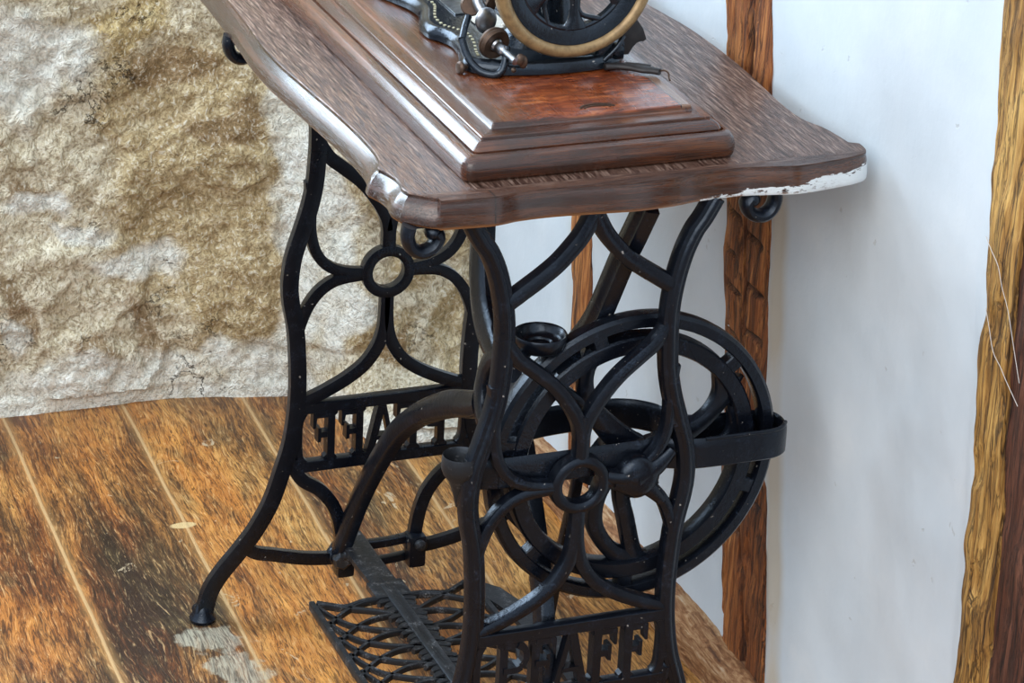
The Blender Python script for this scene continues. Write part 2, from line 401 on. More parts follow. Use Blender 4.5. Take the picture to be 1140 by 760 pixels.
def prism(bm, poly, plane, lo, hi, bev=0.):
    """poly in plane coords; plane 'xz' extruded along y, 'xy' along z, 'yz' along x"""
    t = bmesh.new()
    mk = {'xz': lambda a, b, h: (a, h, b), 'xy': lambda a, b, h: (a, b, h), 'yz': lambda a, b, h: (h, a, b)}[plane]
    A = [t.verts.new(mk(a, b, lo)) for a, b in poly]; B = [t.verts.new(mk(a, b, hi)) for a, b in poly]
    n = len(poly)
    for i in range(n): t.faces.new((A[i], A[(i+1) % n], B[(i+1) % n], B[i]))
    f1 = t.faces.new(A[::-1]); f2 = t.faces.new(B)
    if bev:
        es = [e for e in t.edges if (e.verts[0] in A) == (e.verts[1] in A)]
        bmesh.ops.bevel(t, geom=es, offset=bev, segments=2, affect='EDGES', profile=.6)
    bmesh.ops.triangulate(t, faces=[f for f in t.faces if len(f.verts) > 4])
    merge(bm, t)
def sphere(bm, c, r, sc=(1, 1, 1), seg=16):
    t = bmesh.new(); bmesh.ops.create_uvsphere(t, u_segments=seg, v_segments=seg//2, radius=r)
    for v in t.verts: v.co = V((v.co.x*sc[0], v.co.y*sc[1], v.co.z*sc[2]))+V(c)
    merge(bm, t)

# ------------------------------------------------------------------ the room
def fn(x, y, z, s): return noise.noise(V((x*s, y*s, z*s)))
def sstep(a, b, t):
    t = min(max((t-a)/(b-a), 0), 1); return t*t*(3-2*t)

bm = bmesh.new()
xs = [-1.7+i*.1 for i in range(12)]+[-.55+i*.02 for i in range(49)]; ys = [-1.6+i*.1 for i in range(16)]+[i*.02 for i in range(66)]
G = [[bm.verts.new((x, y, .0012*fn(x, y, 0, 6)-.0006)) for y in ys] for x in xs]
for i in range(len(xs)-1):
    for j in range(len(ys)-1): bm.faces.new((G[i][j], G[i+1][j], G[i+1][j+1], G[i][j+1]))
struct('floor', bm, M['floor'])

BL = [('t', -.039, .326, .139, .196), ('t', -.138, .424, .073, .076), ('o', -.162, .544, .091, .049), ('t', .007, .164, .064, .121), ('b', -.119, .106, .018, .056), ('b', -.1, .07, .023, .034), ('b', -.194, .069, .027, .027), ('b', -.28, .151, .017, .052), ('b', -.008, .387, .056, .023), ('b', -.071, .462, .074, .028), ('b', -.265, .317, .022, .018), ('o', -.315, .246, .012, .026), ('b', .029, .409, .025, .036), ('w', .079, .236, .036, .298), ('w', -.248, .302, .036, .02), ('w', -.205, .26, .049, .019), ('w', -.304, .115, .024, .039), ('w', -.257, .521, .083, .074), ('w', -.163, .038, .192, .038), ('w', .054, .051, .079, .041), ('w', -.125, .206, .063, .026), ('w', -.293, .475, .047, .086), ('t', .171, .325, .059, .039), ('t', .269, .296, .04, .08), ('b', .19, .123, .011, .041), ('t', .176, .132, .04, .048), ('t', .239, .043, .047, .025), ('w', .129, .177, .026, .136), ('t', .276, .12, .034, .069), ('w', .293, .022, .055, .042), ('t', .219, .234, .026, .04)]
def stain(x, z):
    r = {'t': 0., 'b': 0., 'w': 0., 'o': 0.}
    for k, cx, cz, rx, rz in BL:
        wx = x+.02*fn(x, 3, z, 22)+.045*fn(x, 8, z, 8); wz = z+.02*fn(x, 9, z, 22)+.04*fn(x, 6, z, 8)
        q = ((wx-cx)/rx)**2+((wz-cz)/rz)**2
        r[k] = max(r[k], math.exp(-q*q*.7)*(.62 if k == 'w' else .75))
    if x < -.36 or z > .62:
        r['t'] = max(r['t'], sstep(0, .3, fn(x, 1, z, 4))); r['w'] = max(r['w'], .7*sstep(.1, .4, fn(x, 5, z, 5)))
    if z < .05 and x < .36: r['w'] = max(r['w'], .55*sstep(.06, .02, z+.01*fn(x, 2, z, 30)))
    return r
def wall_y(x, z):
    # foot contour of the rough wall: it steps forward in a low ledge near the corner
    b = 1.205 if x < -.1 else 1.205-.045*sstep(-.1, .11, x)
    up = b-.10*sstep(.06, .16, x)+.02*sstep(.0, .3, z)
    foot = (up-(up-(.985-.25*(x-.15)))*sstep(.105, .15, x)) if x > .1 else b
    k = sstep(.09, .0, z)
    y = up*(1-k)+foot*k
    n1 = .012*fn(x, 0, z, 5.5)+.006*fn(x, 4, z, 13)+.0045*fn(x, 7, z, 34)+.0035*fn(x, 1, z, 75)+.002*fn(x, 5, z, 150)
    # raised stone faces with broken edges
    s = fn(x*1., 11, z*1.3, 7)+.25*fn(x, 2, z, 25)
    n1 -= .006*sstep(-.05, .08, s)
    for cx, cz, rx, rz, d in ((.0, .335, .055, .03, .012), (-.112, .09, .018, .05, -.014), (-.215, .06, .06, .05, .012), (-.27, .2, .06, .05, .010), (-.05, .25, .11, .16, .010)):
        q = ((x-cx)/rx)**2+((z-cz)/rz)**2
        n1 -= .6*d*sstep(1.25, .7, q+.5*fn(x, 3, z, 28))
    return y+n1*(.35 if z < .02 else 1)
bm = bmesh.new()
xs = [-1.7+i*.06 for i in range(21)]+[-.46+i*.0042 for i in range(200)]
zs = [-.02+i*.0042 for i in range(165)]+[.68+i*.05 for i in range(34)]
G = [[bm.verts.new((x, wall_y(x, z), z)) for z in zs] for x in xs]
for i in range(len(xs)-1):
    for j in range(len(zs)-1): bm.faces.new((G[i][j], G[i+1][j], G[i+1][j+1], G[i][j+1]))
sw = struct('wall_back', bm, M['stone'], smooth=60)
at = sw.data.color_attributes.new('Stain', 'FLOAT_COLOR', 'POINT')
for v in sw.data.vertices:
    s = stain(v.co.x, v.co.z); at.data[v.index].color = (s['t'], s['b'], s['w'], s['o'])

# plaster wall on the right; timbers stand in it
def p1(z): return .212+.152*(z-.05)       # centre y of the leaning middle post
def p2(z): return -.218+.068*(z-.9)       # left edge of the golden post
def p3(z): return .722+.10*(z-.2)
WX = .322
bm = bmesh.new()
ys = [-1.6+i*.1 for i in range(12)]+[-.45+i*.008 for i in range(200)]; zs = [i*.01-.02 for i in range(122)]+[1.22+i*.1 for i in range(11)]
def wx(y, z):
    q = WX+.004*fn(0, y, z, 4)+.0015*fn(2, y, z, 16)+.0005*fn(2, y, z, 60)
    for c, hw, k in ((p1(z), .06, .003), (p3(z), .036, .003)):
        q -= k*sstep(.02, .004, abs(abs(y-c)-hw)+.006*fn(1, y, z, 30))
    q -= .003*sstep(.022, .006, abs(y-p2(z)-.006)+.008*fn(3, y, z, 14))
    q += .05*sstep(p2(z)-.012, p2(z)-.03, y)
    return q
G = [[bm.verts.new((wx(y, z), y, z)) for z in zs] for y in ys]
for i in range(len(ys)-1):
    for j in range(len(zs)-1): bm.faces.new((G[i][j], G[i][j+1], G[i+1][j+1], G[i+1][j]))
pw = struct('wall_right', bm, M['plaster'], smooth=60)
at = pw.data.color_attributes.new('BrownShade', 'FLOAT_COLOR', 'POINT')
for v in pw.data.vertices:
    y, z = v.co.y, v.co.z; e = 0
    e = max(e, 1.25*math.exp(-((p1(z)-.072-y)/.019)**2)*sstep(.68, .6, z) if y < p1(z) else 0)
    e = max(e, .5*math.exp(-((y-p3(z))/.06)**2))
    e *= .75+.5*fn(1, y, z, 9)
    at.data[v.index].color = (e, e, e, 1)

def timber(name, yc, hw, x0, z0, z1, mat, dy=.004, dz=.005, groove=None, rough=.004, thick=.09, edges=None):
    """vertical hewn post: front face toward -x, leaning with yc(z)"""
    bm = bmesh.new(); nu = int(2*hw/dy); nz = int((z1-z0)/dz); dl = bm.verts.layers.float.new('Dirt')
    rows = []
    for j in range(nz+1):
        z = z0+(z1-z0)*j/nz; row = []
        wl = hw(z) if callable(hw) else hw
        for i in range(-3, nu+4):
            t = min(max(i/nu, 0), 1); y = yc(z)-wl+2*wl*t
            y += .0035*fn(3, y*0+(1 if t > .5 else 0), z, 11)+.0018*fn(5, t*4, z, 40)
            over = max(0, -i, i-nu)
            x = x0-.004*math.sin(PI*t)+rough*fn(2, y, z*.4, 22)+rough*.6*fn(6, y*1.6, z*.35, 60)+rough*.4*fn(1, y, z, 30)
            darken = 0.
            if groove:
                g, dd = groove(t, z, y); x += g; darken = dd
            if over: x = x0+[0, .012, .04, thick][over]
            v = bm.verts.new((x, y, z)); v[dl] = darken; row.append(v)
        rows.append(row)
    for j in range(nz):
        for i in range(len(rows[0])-1): bm.faces.new((rows[j][i], rows[j][i+1], rows[j+1][i+1], rows[j+1][i]))
    for r in (rows[0], rows[-1]): bm.faces.new(r)
    return struct(name, bm, mat, smooth=50)
def g1(t, z, y):
    g = 0; d = 0
    if z < .62:
        c = .47+.06*fn(1, 0, z, 7); k = sstep(.035, .006, abs(t-c)); g += .010*k; d = max(d, k)
    if z > .62:
        c = .42+.1*fn(1, 2, z, 9); k = sstep(.05, .01, abs(t-c))*sstep(.1, .2, fn(1, 1, z, 12)+.25); g += .008*k; d = max(d, .9*k)
    # short slanting axe cuts, in two columns
    for zc, tc in ((.575, .74), (.565, .25), (.53, .8), (.508, .28), (.49, .72), (.455, .3), (.435, .78), (.405, .3), (.372, .76), (.34, .28), (.30, .75), (.26, .3), (.21, .7)):
        a = (t-tc); u = (z-zc)-a*.012
        k = sstep(.0045, .0012, abs(u+.0015*fn(7, y, z, 90)))*sstep(.22, .12, abs(a)); g += .006*k; d = max(d, k)
    g += .004*sstep(.3, .5, fn(4, y*2.2, z*.4, 26))
    return g, d
timber('trim_1', p1, .0565, .3165, -.01, 1.25, M['timber'], groove=g1)
timber('trim_2', p3, .031, .317, -.01, .9, M['timber'], rough=.003)
def g2(t, z, y):
    k = sstep(.5, .9, t)*0; d = 0
    c = .55+.12*fn(2, 0, z, 5); q = sstep(.03, .004, abs(t-c))*sstep(-.1, .2, fn(1, 0, z, 6)); d = q*.8
    return .006*q+.006*sstep(.2, .45, fn(8, y*1.4, z*.6, 18)), d
timber('trim_3', lambda z: p2(z)-.028, .0295, .312, -.02, 1.45, M['timber_gold'], groove=g2, rough=.005)
timber('trim_4', lambda z: p2(z)-.155, .102, .3175, -.02, 1.45, M['timber_dark'], rough=.004, dy=.006)
# sill beam along the foot of the plaster wall
bm = bmesh.new(); n_ = 330; prof = [(.297, -.004), (.293, .02), (.291, .036), (.296, .049), (.306, .055), (.320, .058), (.345, .058)]
dl = bm.verts.layers.float.new('Dirt'); rows = []
for i in range(n_+1):
    y = -.45+1.40*i/n_; row = []
    for (x, z) in prof:
        row.append(bm.verts.new((x+.004*fn(x*5, y, z*8, 12)+.002*fn(x*9, y, z*12, 45), y, z+(.004*fn(8, y, z*9, 10)+.002*fn(8, y, z*9, 50) if z > .01 else 0))))
    rows.append(row)
for i in range(n_):
    for k in range(len(prof)-1): bm.faces.new((rows[i][k], rows[i][k+1], rows[i+1][k+1], rows[i+1][k]))
for r in (rows[0], rows[-1]): bm.faces.new(r)
def mat_sill():
    m, nt, bs = newmat('rough_sill_timber'); n = N(nt)
    a = n.noise(n.coord((50, 5, 50)), 1, 7, .7, 2.); b = n.noise(n.coord((160, 40, 160)), 1, 4, .65, 1.)
    t = n.math('ADD', n.math('MULTIPLY', a, .6), n.math('MULTIPLY', b, .4))
    col = n.ramp(t, [(.36, (.07, .025, .01)), (.47, (.28, .12, .045)), (.56, (.50, .29, .14)), (.68, (.66, .55, .42))])
    n.link(col, bs.inputs['Base Color']); bs.inputs['Roughness'].default_value = .7
    n.bump(t, .9, .006, bs); return m
struct('trim_5', bm, mat_sill(), smooth=50)

# ------------------------------------------------------------------ treadle table
TB = thing('treadle_sewing_table', 'antique treadle sewing table, scalloped dark oak top on openwork black iron ends', 'sewing table', (.05, .2925, 0))

# table top: serpentine outline, ovolo edge
near = [(-.186, -.002), (-.172, -.012), (-.15, -.0145), (-.113, -.0165), (-.085, -.011), (-.05, -.0095), (-.01, -.0125), (.035, -.0165), (.075, -.0145), (.11, -.008), (.15, -.0055), (.185, -.0105), (.215, -.0155), (.245, -.0125), (.28, -.0065)]
right = [(.300, .002), (.307, .018), (.306, .05), (.301, .085), (.291, .115), (.291, .165), (.298, .25), (.301, .33), (.299, .41), (.292, .47), (.288, .51), (.295, .6), (.302, .70), (.304, .78)]
far = [(.296, .80), (.2, .806), (.05, .80), (-.09, .806), (-.17, .802)]
left = [(-.19, .795), (-.196, .775), (-.192, .74), (-.192, .70), (-.195, .64), (-.200, .552), (-.2065, .47), (-.207, .40), (-.203, .33), (-.198, .25), (-.196, .19), (-.1965, .145), (-.1985, .122), (-.2015, .108), (-.208, .094)]
tip = [(-.2085, .086), (-.203, .068), (-.2015, .05), (-.2045, .03), (-.201, .012)]
outline = cr([p for p in near], 6)[:-1]+cr([near[-1]]+right, 5)[:-1]+cr([right[-1]]+far, 4)[:-1]+cr([far[-1]]+left, 5)+cr(tip, 5)[:-1]+cr([tip[-1], near[0]], 4)[:-1]
def inset(poly, d):
    n = len(poly); out = []
    for i in range(n):
        a = V(poly[i-1]); b = V(poly[i]); c = V(poly[(i+1) % n])
        t = (c-a).normalized(); nr = V((-t.y, t.x)); out.append(b+nr*d)
    return out
ar = sum(outline[i][0]*outline[(i+1) % len(outline)][1]-outline[(i+1) % len(outline)][0]*outline[i][1] for i in range(len(outline)))
if ar < 0: outline.reverse()
bm = bmesh.new(); rings = []
for d, z in ((.004, .735), (.0012, .7362), (.0, .7385), (.0004, .7425), (.0014, .7465), (.0030, .7505), (.0050, .7542), (.0072, .7573), (.0095, .7595), (.0112, .7607), (.0116, .7640), (.0124, .7650)):
    # the ogee is worked on the left, far and right sides; the near edge stays nearly square
    ring = []
    for (x, y), q in zip(outline, inset(outline, 1.)):
        k = 1. if (y > .03 or x < -.17) else .25
        v = V((x, y)); nrm = (q-v); p = v+nrm*d*k
        ring.append(bm.verts.new((p.x, p.y, z)))
    rings.append(ring)
n = len(outline)
for A, B in zip(rings, rings[1:]):
    for i in range(n): bm.faces.new((A[i], A[(i+1) % n], B[(i+1) % n], B[i]))
f = bm.faces.new(rings[-1]); f2 = bm.faces.new(rings[0][::-1]); bmesh.ops.triangulate(bm, faces=[f, f2])
obj('tabletop', bm, M['top'], TB, smooth=28)['label'] = 'scalloped dark oak top with white paint on its right corner'

# --- end frames (two equal castings, one turned round)
def arc(cx, cz, r, a0, a1, n=8): return [(cx+r*math.cos(a0+(a1-a0)*i/n), cz+r*math.sin(a0+(a1-a0)*i/n)) for i in range(n+1)]
LEG = [(.131, .735, 1.0), (.120, .715, 1.0), (.110, .700), (.1005, .677), (.0935, .648), (.090, .620), (.090, .593), (.0925, .555), (.098, .525), (.107, .495), (.117, .462), (.1205, .43), (.1185, .405), (.112, .37), (.1085, .32), (.1085, .28), (.111, .25), (.116, .22), (.124, .193), (.138, .150), (.157, .115), (.176, .09), (.198, .064), (.212, .042), (.2185, .018), (.220, .004)]
V2 = [(0., .737), (.003, .727), (.012, .71), (.022, .697), (.037, .681), (.053, .6685), (.070, .657), (.088, .645)]
V1 = [(.0915, .615), (.089, .603), (.075, .582), (.062, .571), (.036, .549), (.016, .524), (.004, .502), (.0005, .485)]
UP = [(.0985, .555), (.0965, .53), (.0965, .495), (.090, .468), (.076, .449), (.054, .438), (.028, .434)]
LO = [(.026, .432), (.05, .4305), (.067, .427), (.083, .417), (.096, .401), (.105, .381), (.1105, .362)]
BO = [(.0005, .41), (.001, .375), (.004, .353), (.011, .335), (.025, .316), (.047, .300), (.075, .286), (.100, .276), (.110, .271)]
SB = [(.112, .202), (.108, .186), (.098, .172), (.077, .157), (.061, .136), (.052, .112), (.0475, .085), (.046, .07)]
FB = [(.170, .093), (.155, .083), (.138, .0785), (.115, .072), (.095, .067), (.07, .063), (.05, .062)]
def letter_polys():
    """slab-serif letters between the two bars, x as seen from outside, z .1975..0.2605"""
    z0, z1 = .1965, .2615; L = []
    def rect(a, b, c, d): L.append([(a, c), (b, c), (b, d), (a, d)])
    def stem(c, w=.0092):
        rect(c-w/2, c+w/2, z0, z1)
        for z, s in ((z0, 1), (z1, -1)): L.append([(c-.0082, z), (c+.0082, z), (c+.0082, z+s*.0042), (c+w/2, z+s*.0075), (c-w/2, z+s*.0075), (c-.0082, z+s*.0042)])
    def F(c):
        stem(c); rect(c, c+.0215, z1-.0085, z1-.001)
        L.append([(c+.0165, z1-.0025), (c+.0225, z1-.0025), (c+.0225, z1-.0215), (c+.0195, z1-.0215)])
        rect(c, c+.0145, .2275, .2345); L.append([(c+.0125, .2225), (c+.0165, .2215), (c+.0165, .2405), (c+.0125, .2395)])
    def Pp(c):
        stem(c); rect(c, c+.012, z1-.0085, z1-.001); rect(c, c+.012, .2235, .2305)
        o = arc(c+.0105, .2422, .0187, -PI/2, PI/2, 10); i = arc(c+.0105, .2422, .0115, PI/2, -PI/2, 10)
        for k in range(10): L.append([o[k], o[k+1], i[9-k], i[10-k]])
    def A(c):
        for s in (-1, 1):
            q = .0030 if s < 0 else .0048
            L.append([(c+s*.0155-q, z0), (c+s*.0155+q, z0), (c+s*.0012+q, z1), (c+s*.0012-q, z1)])
            cc = c+s*.0165; L.append([(cc-.0085, z0), (cc+.0085, z0), (cc+.0085, z0+.0038), (cc-.0085, z0+.0038)])
        rect(c-.009, c+.010, .2155, .2205)
    Pp(-.0750); F(-.0395); A(.0005); F(.0300); F(.0655)
    return L
def end_frame(name, far_end, label):
    def T(x, z, y=0.):     # frame plane coords to room coords
        return (-x, .585-y, z) if far_end else (x, y, z)
    nrm = (0, 1, 0) if far_end else (0, -1, 0)
    bm = bmesh.new()
    for s in (-1, 1):
        def sw(pts, w, d, prof, y=0.): sweep(bm, [(*T(s*p[0], p[1], y), *(p[2:3] or (1.,))) for p in pts], nrm, w, d, prof, sub=5)
        sw(LEG, .0098, .0088, BEAD)
        sw(V2, .0088, .0078, CROWN); sw(V1, .0078, .0076, CROWN); sw(UP, .0064, .0070, CROWN); sw(LO, .0066, .0072, CROWN); sw(BO, .0074, .0074, CROWN)
        sw(SB, .0080, .0074, CROWN); sw(FB, .0078, .0066, CROWN)
        # scroll under the overhang
        sc = [(.1960, .738), (.1975, .7265), (.193, .7150), (.183, .7095), (.1715, .7135), (.1655, .7235), (.169, .7300)]
        sw(sc, .0068, .0110, ROUND)
        sphere(bm, T(s*.1715, .7290), .0085, (1, 1.2, .9))
        sweep(bm, [T(s*x, .7335, .010) for x in (.10, .15, .196)], nrm, .0015, .006, FLAT, sub=2)
        # foot: flared pad
        lathe(bm, [(.001, 0), (.0155, 0), (.0165, .004), (.0135, .009), (.0115, .014), (.0085, .022), (.002, .026)], T(s*.2205, .0008), 'z', 18)
        sphere(bm, T(s*.2245, .012, -.009), .007); sphere(bm, T(s*.212, .016, -.008), .0055)
        # fillets in the crotches
        sphere(bm, T(s*.098, .276), .010, (1, .6, 1)); sphere(bm, T(s*.113, .20), .010, (1, .6, 1)); sphere(bm, T(s*.176, .09), .009, (1, .6, 1))
    sweep(bm, [(*T(0, z),) for z in (.51, .49, .47, .455)], nrm, .0082, .0074, CROWN, sub=3)
    ring = [T(.0262*math.cos(a), .433+.0262*math.sin(a)) for a in [2*PI*k/36 for k in range(36)]]
    sweep(bm, ring, nrm, .0064, .0086, CROWN, closed=True, smooth=False)
    # two bars that hold the letters, rounded corners
    for zc, h in ((.2670, .0068), (.1905, .0070)):
        sweep(bm, [T(x, zc) for x in (-.108, -.05, 0, .05, .108)], nrm, h, .0072, FLAT, sub=2)
    for s in (-1, 1):
        sweep(bm, [T(s*x, z) for x, z in ((.098, .196), (.104, .205), (.1055, .23), (.1045, .25), (.099, .262))], nrm, .0045, .0066, FLAT, sub=3)
    o = obj(name, bm, M['iron'], TB, smooth=40); o['label'] = label
    lb = bmesh.new()
    for ip, poly in enumerate(letter_polys()):
        P_ = [(-a if far_end else a, b) for a, b in poly]
        e_ = .00035*(ip % 7); lo, hi = (.585-.0050-e_, .585+.0050+e_) if far_end else (-.0050-e_, .0050+e_)
        prism(lb, P_, 'xz', lo, hi)
    obj('lettering', lb, M['iron'], o, smooth=0)
    return o
EF = end_frame('end_frame', False, 'openwork iron end nearest the viewer, letters reading forwards')
end_frame('end_frame', True, 'openwork iron end beside the stone wall, letters seen from behind')

# bosses and pivot rods at the foot of each end frame
def pivot(far_end):
    def T(x, y, z): return (-x, .585-y, z) if far_end else (x, y, z)
    bm = bmesh.new()
    for s in (-1, 1):
        lathe(bm, [(.001, 0), (.011, .0), (.0135, .004), (.0135, .020), (.011, .024), (.001, .024)], T(s*.047, -.011, .068), (V((1, 0, 0)), V((0, 0, 1)), V((0, -1 if far_end else 1, 0))), 18)
        sphere(bm, T(s*.052, 0, .064), .0145, (1, .8, .95))
        box(bm, T(s*.046, 0.008, .062), (.022, .024, .042), .005)
    for zc, w in ((.076, .0050), (.052, .0045)):
        sweep(bm, [T(x, 0, zc-.004*math.cos(x*30)) for x in (-.045, -.02, 0, .02, .045)], (0, 1, 0), w, .006, FLAT, sub=3)
    o = obj('pivot_bracket', bm, M['iron'], TB, smooth=40)
    for s in (-1, 1):
        b2 = bmesh.new()
        q = T(s*.047, .020, .074); d = -1 if far_end else 1
        lathe(b2, [(.001, 0), (.006, 0), (.007, .003), (.0065, .0075), (.003, .0095), (.0005, .0098)], q, (V((1, 0, 0)), V((0, 0, 1)), V((0, d, 0))), 12)
        obj('bolt', b2, M['iron_worn'], o, smooth=40)
pivot(True); pivot(False)

# --- brace joining the two ends, lying in a slightly sloping plane
def bx(z, k=0.): return -.053+.165*(z-.065)+k
BN = V((1, 0, -.165)).normalized()
bm = bmesh.new()
def br(pts, w, d, prof=BEAD, k=None): sweep(bm, [(bx(p[1], (k[i] if k else 0)), p[0], p[1], p[2] if len(p) > 2 else 1.) for i, p in enumerate(pts)], -BN, w, d, prof, sub=6)
arch = [(.580, .062), (.574, .085), (.562, .122), (.546, .165), (.520, .216), (.486, .268), (.446, .306), (.400, .338, 1.1), (.350, .366, 1.2), (.305, .385, 1.2), (.284, .396, 1.1)]
br(arch, .0130, .0095, CROWN)
nearm = [(.008, .062), (.014, .12), (.017, .19), (.024, .235), (.036, .270), (.053, .297), (.072, .318), (.098, .345), (.128, .372), (.160, .400, 1.1), (.19, .413, 1.1), (.211, .418, 1.0)]
br(nearm, .0130, .0095, CROWN, k=[.03, .027, .014, .006, .002, 0, 0, 0, 0, 0, 0, 0])
br([(.004, .7345), (.018, .70), (.034, .662), (.060, .588), (.089, .545), (.121, .503), (.160, .462), (.190, .446, 1.0), (.212, .438, .9)], .0155, .010)
br([(.445, .7345), (.405, .65), (.365, .558), (.350, .525), (.327, .494), (.298, .474, 1.0), (.268, .462, .8)], .0190, .0095, CROWN)
ovr = [(.247+.034*math.cos(a), .425+.040*math.sin(a)) for a in [2*PI*k/28 for k in range(28)]]
sweep(bm, [(bx(z), y, z) for y, z in ovr], -BN, .0125, .0105, CROWN, closed=True, smooth=False)
obj('cross_brace', bm, M['iron'], TB, smooth=40)
bm = bmesh.new()
lathe(bm, [(.001, -.004), (.010, -.004), (.012, 0), (.012, .01), (.008, .014), (.001, .014)], (-.050, .572, .066), axes((-.3, -1, 0)), 6)
obj('bolt', bm, M['iron_worn'], TB, smooth=30)

# --- flywheel, its axle and bearing
CX, CZ = .0700, .4410
WY = .0305
bm = bmesh.new()
def wl(prof): lathe(bm, [(r, WY+h) for r, h in prof], (CX, 0, CZ), 'y', 96, closed=True)
wl([(.1480, -.008), (.1495, -.0105), (.159, -.0105), (.1625, -.007), (.1635, 0), (.1625, .007), (.159, .0105), (.1495, .0105), (.1480, .008)])
wl([(.1205, -.008), (.122, -.0105), (.1365, -.0105), (.1385, -.008), (.134, .001), (.1385, .011), (.1365, .0135), (.122, .0135), (.1205, .011)])
for deg in (41, -20, -90, -138, 168, 108):
    a = math.radians(deg)
    sweep(bm, [(CX+r*math.cos(a), WY-.001, CZ+r*math.sin(a), q) for r, q in ((.132, 1.3), (.139, 1.), (.147, 1.), (.154, 1.4))], (0, -1, 0), .0085, .0080, FLAT, sub=3)
def sp(pts, w, d=.0070): sweep(bm, [(CX+p[0], WY+.001, CZ+p[1], *(p[2:3] or (1.,))) for p in pts], (0, -1, 0), w, d, CROWN, sub=6)
sp([(-.047, .124, 1.5), (-.0545, .107, 1.1), (-.055, .085), (-.046, .060, 1.2), (-.024, .032, 1.6), (.003, .008, 1.8)], .0085)
sp([(-.092, .098, 1.5), (-.083, .090), (-.070, .078), (-.056, .064, 1.3)], .0050)
sp([(.107, .079, 2.0), (.102, .057, 1.3), (.088, .036), (.066, .020, 1.2), (.036, .008, 1.6), (.01, .0, 1.8)], .0088)
sp([(.120, .045, 1.6), (.121, .020, 1.1), (.108, -.002, 1.), (.07, -.012, 1.), (.03, -.006, 1.)], .0080)
sp([(.0145, -.124, 1.8), (.010, -.112, 1.1), (.001, -.076), (-.007, -.041), (-.002, -.002, 1.5)], .0090)
sp([(.010, -.124, 1.6), (-.008, -.114, 1.1), (-.022, -.100), (-.035, -.076), (-.035, -.049), (-.026, -.025, 1.2), (-.007, -.001, 1.5)], .0088)
sp([(-.126, -.014, 1.5), (-.11, -.012, 1.1), (-.07, -.006), (-.03, .0, 1.3), (0, 0, 1.6)], .0085)
lathe(bm, [(.001, WY-.014), (.018, WY-.014), (.024, WY-.010), (.027, WY), (.027, WY+.012), (.020, WY+.022), (.015, WY+.05), (.001, WY+.05)], (CX, 0, CZ-.004), 'y', 36)
fw = obj('flywheel', bm, M['iron'], TB, smooth=35); fw['label'] = 'large black flywheel with curved spokes'
bm = bmesh.new()
lathe(bm, [(.001, -.0110), (.013, -.0110), (.0195, -.0090), (.0235, -.004), (.0245, .002), (.022, .010), (.012, .014), (.001, .014)], (.0655, 0, .4325), 'y', 32)
sweep(bm, [(.040, .0, .4300, .8), (.055, -.002, .4270, 1.2), (.070, -.002, .4235, 1.2), (.084, 0, .4300, .8)], (0, -1, 0), .0105, .0085, CROWN, sub=4)
for q0, q1, q2 in (((.031, .0, .437, .8), (.045, -.003, .4345, .85), (.062, -.005, .4335, 1.3)), ((.062, -.005, .4335, 1.5), (.084, -.003, .442, 1.1), (.102, 0, .458, .7)), ((.062, -.004, .432, 1.4), (.080, -.002, .417, 1.0), (.094, 0, .402, .7))):
    sweep(bm, [q0, q1, q2], (0, -1, 0), .0085, .0078, CROWN, sub=5)
lathe(bm, [(.001, .0), (.007, 0), (.007, .116), (.001, .116)], (CX, 0, CZ-.004), 'y', 16)
obj('axle_bearing', bm, M['iron'], TB, smooth=45)
# crank and pitman rod down to the treadle
bm = bmesh.new()
sweep(bm, [(CX, .082, CZ-.004, 1.4), (CX-.014, .082, CZ-.022), (CX-.030, .082, CZ-.050, 1.2)], (0, -1, 0), .010, .005, FLAT, sub=3)
obj('crank', bm, M['iron'], TB, smooth=40)
bm = bmesh.new()
sweep(bm, [(.040, .094, .396, 1.5), (.040, .096, .375), (.040, .125, .28), (.044, .165, .15), (.052, .185, .088, 1.4)], (0, -1, 0), .0055, .005, FLAT, sub=3)
obj('pitman_rod', bm, M['iron'], TB, smooth=40)

# --- yoke strap round the wheel
bm = bmesh.new()
plan = [(-.085, .0128), (-.03, .0128), (.06, .0128), (.095, .0110), (.115, .0040), (.14, -.0010), (.19, -.0015), (.216, -.001), (.230, .004), (.2385, .014), (.2395, .030), (.232, .0435), (.210, .049), (.179, .051), (.150, .055), (.136, .062), (.130, .076), (.1235, .092), (.104, .109), (.077, .1165), (.035, .1165), (-.003, .112), (-.035, .100), (-.060, .082), (-.085, .060), (-.100, .045), (-.108, .035), (-.104, .018), (-.085, .0128)]
sweep(bm, [(x, y, .4500) for x, y in plan], (0, 0, 1), .0032, .0172, CROWN, sub=5)
sweep(bm, [(x, y-.002, .4660) for x, y in plan[5:10]], (0, 0, 1), .0022, .0022, ROUND, sub=4)
obj('wheel_yoke', bm, M['iron'], TB, smooth=40)['label'] = 'flat strap looped round the flywheel'
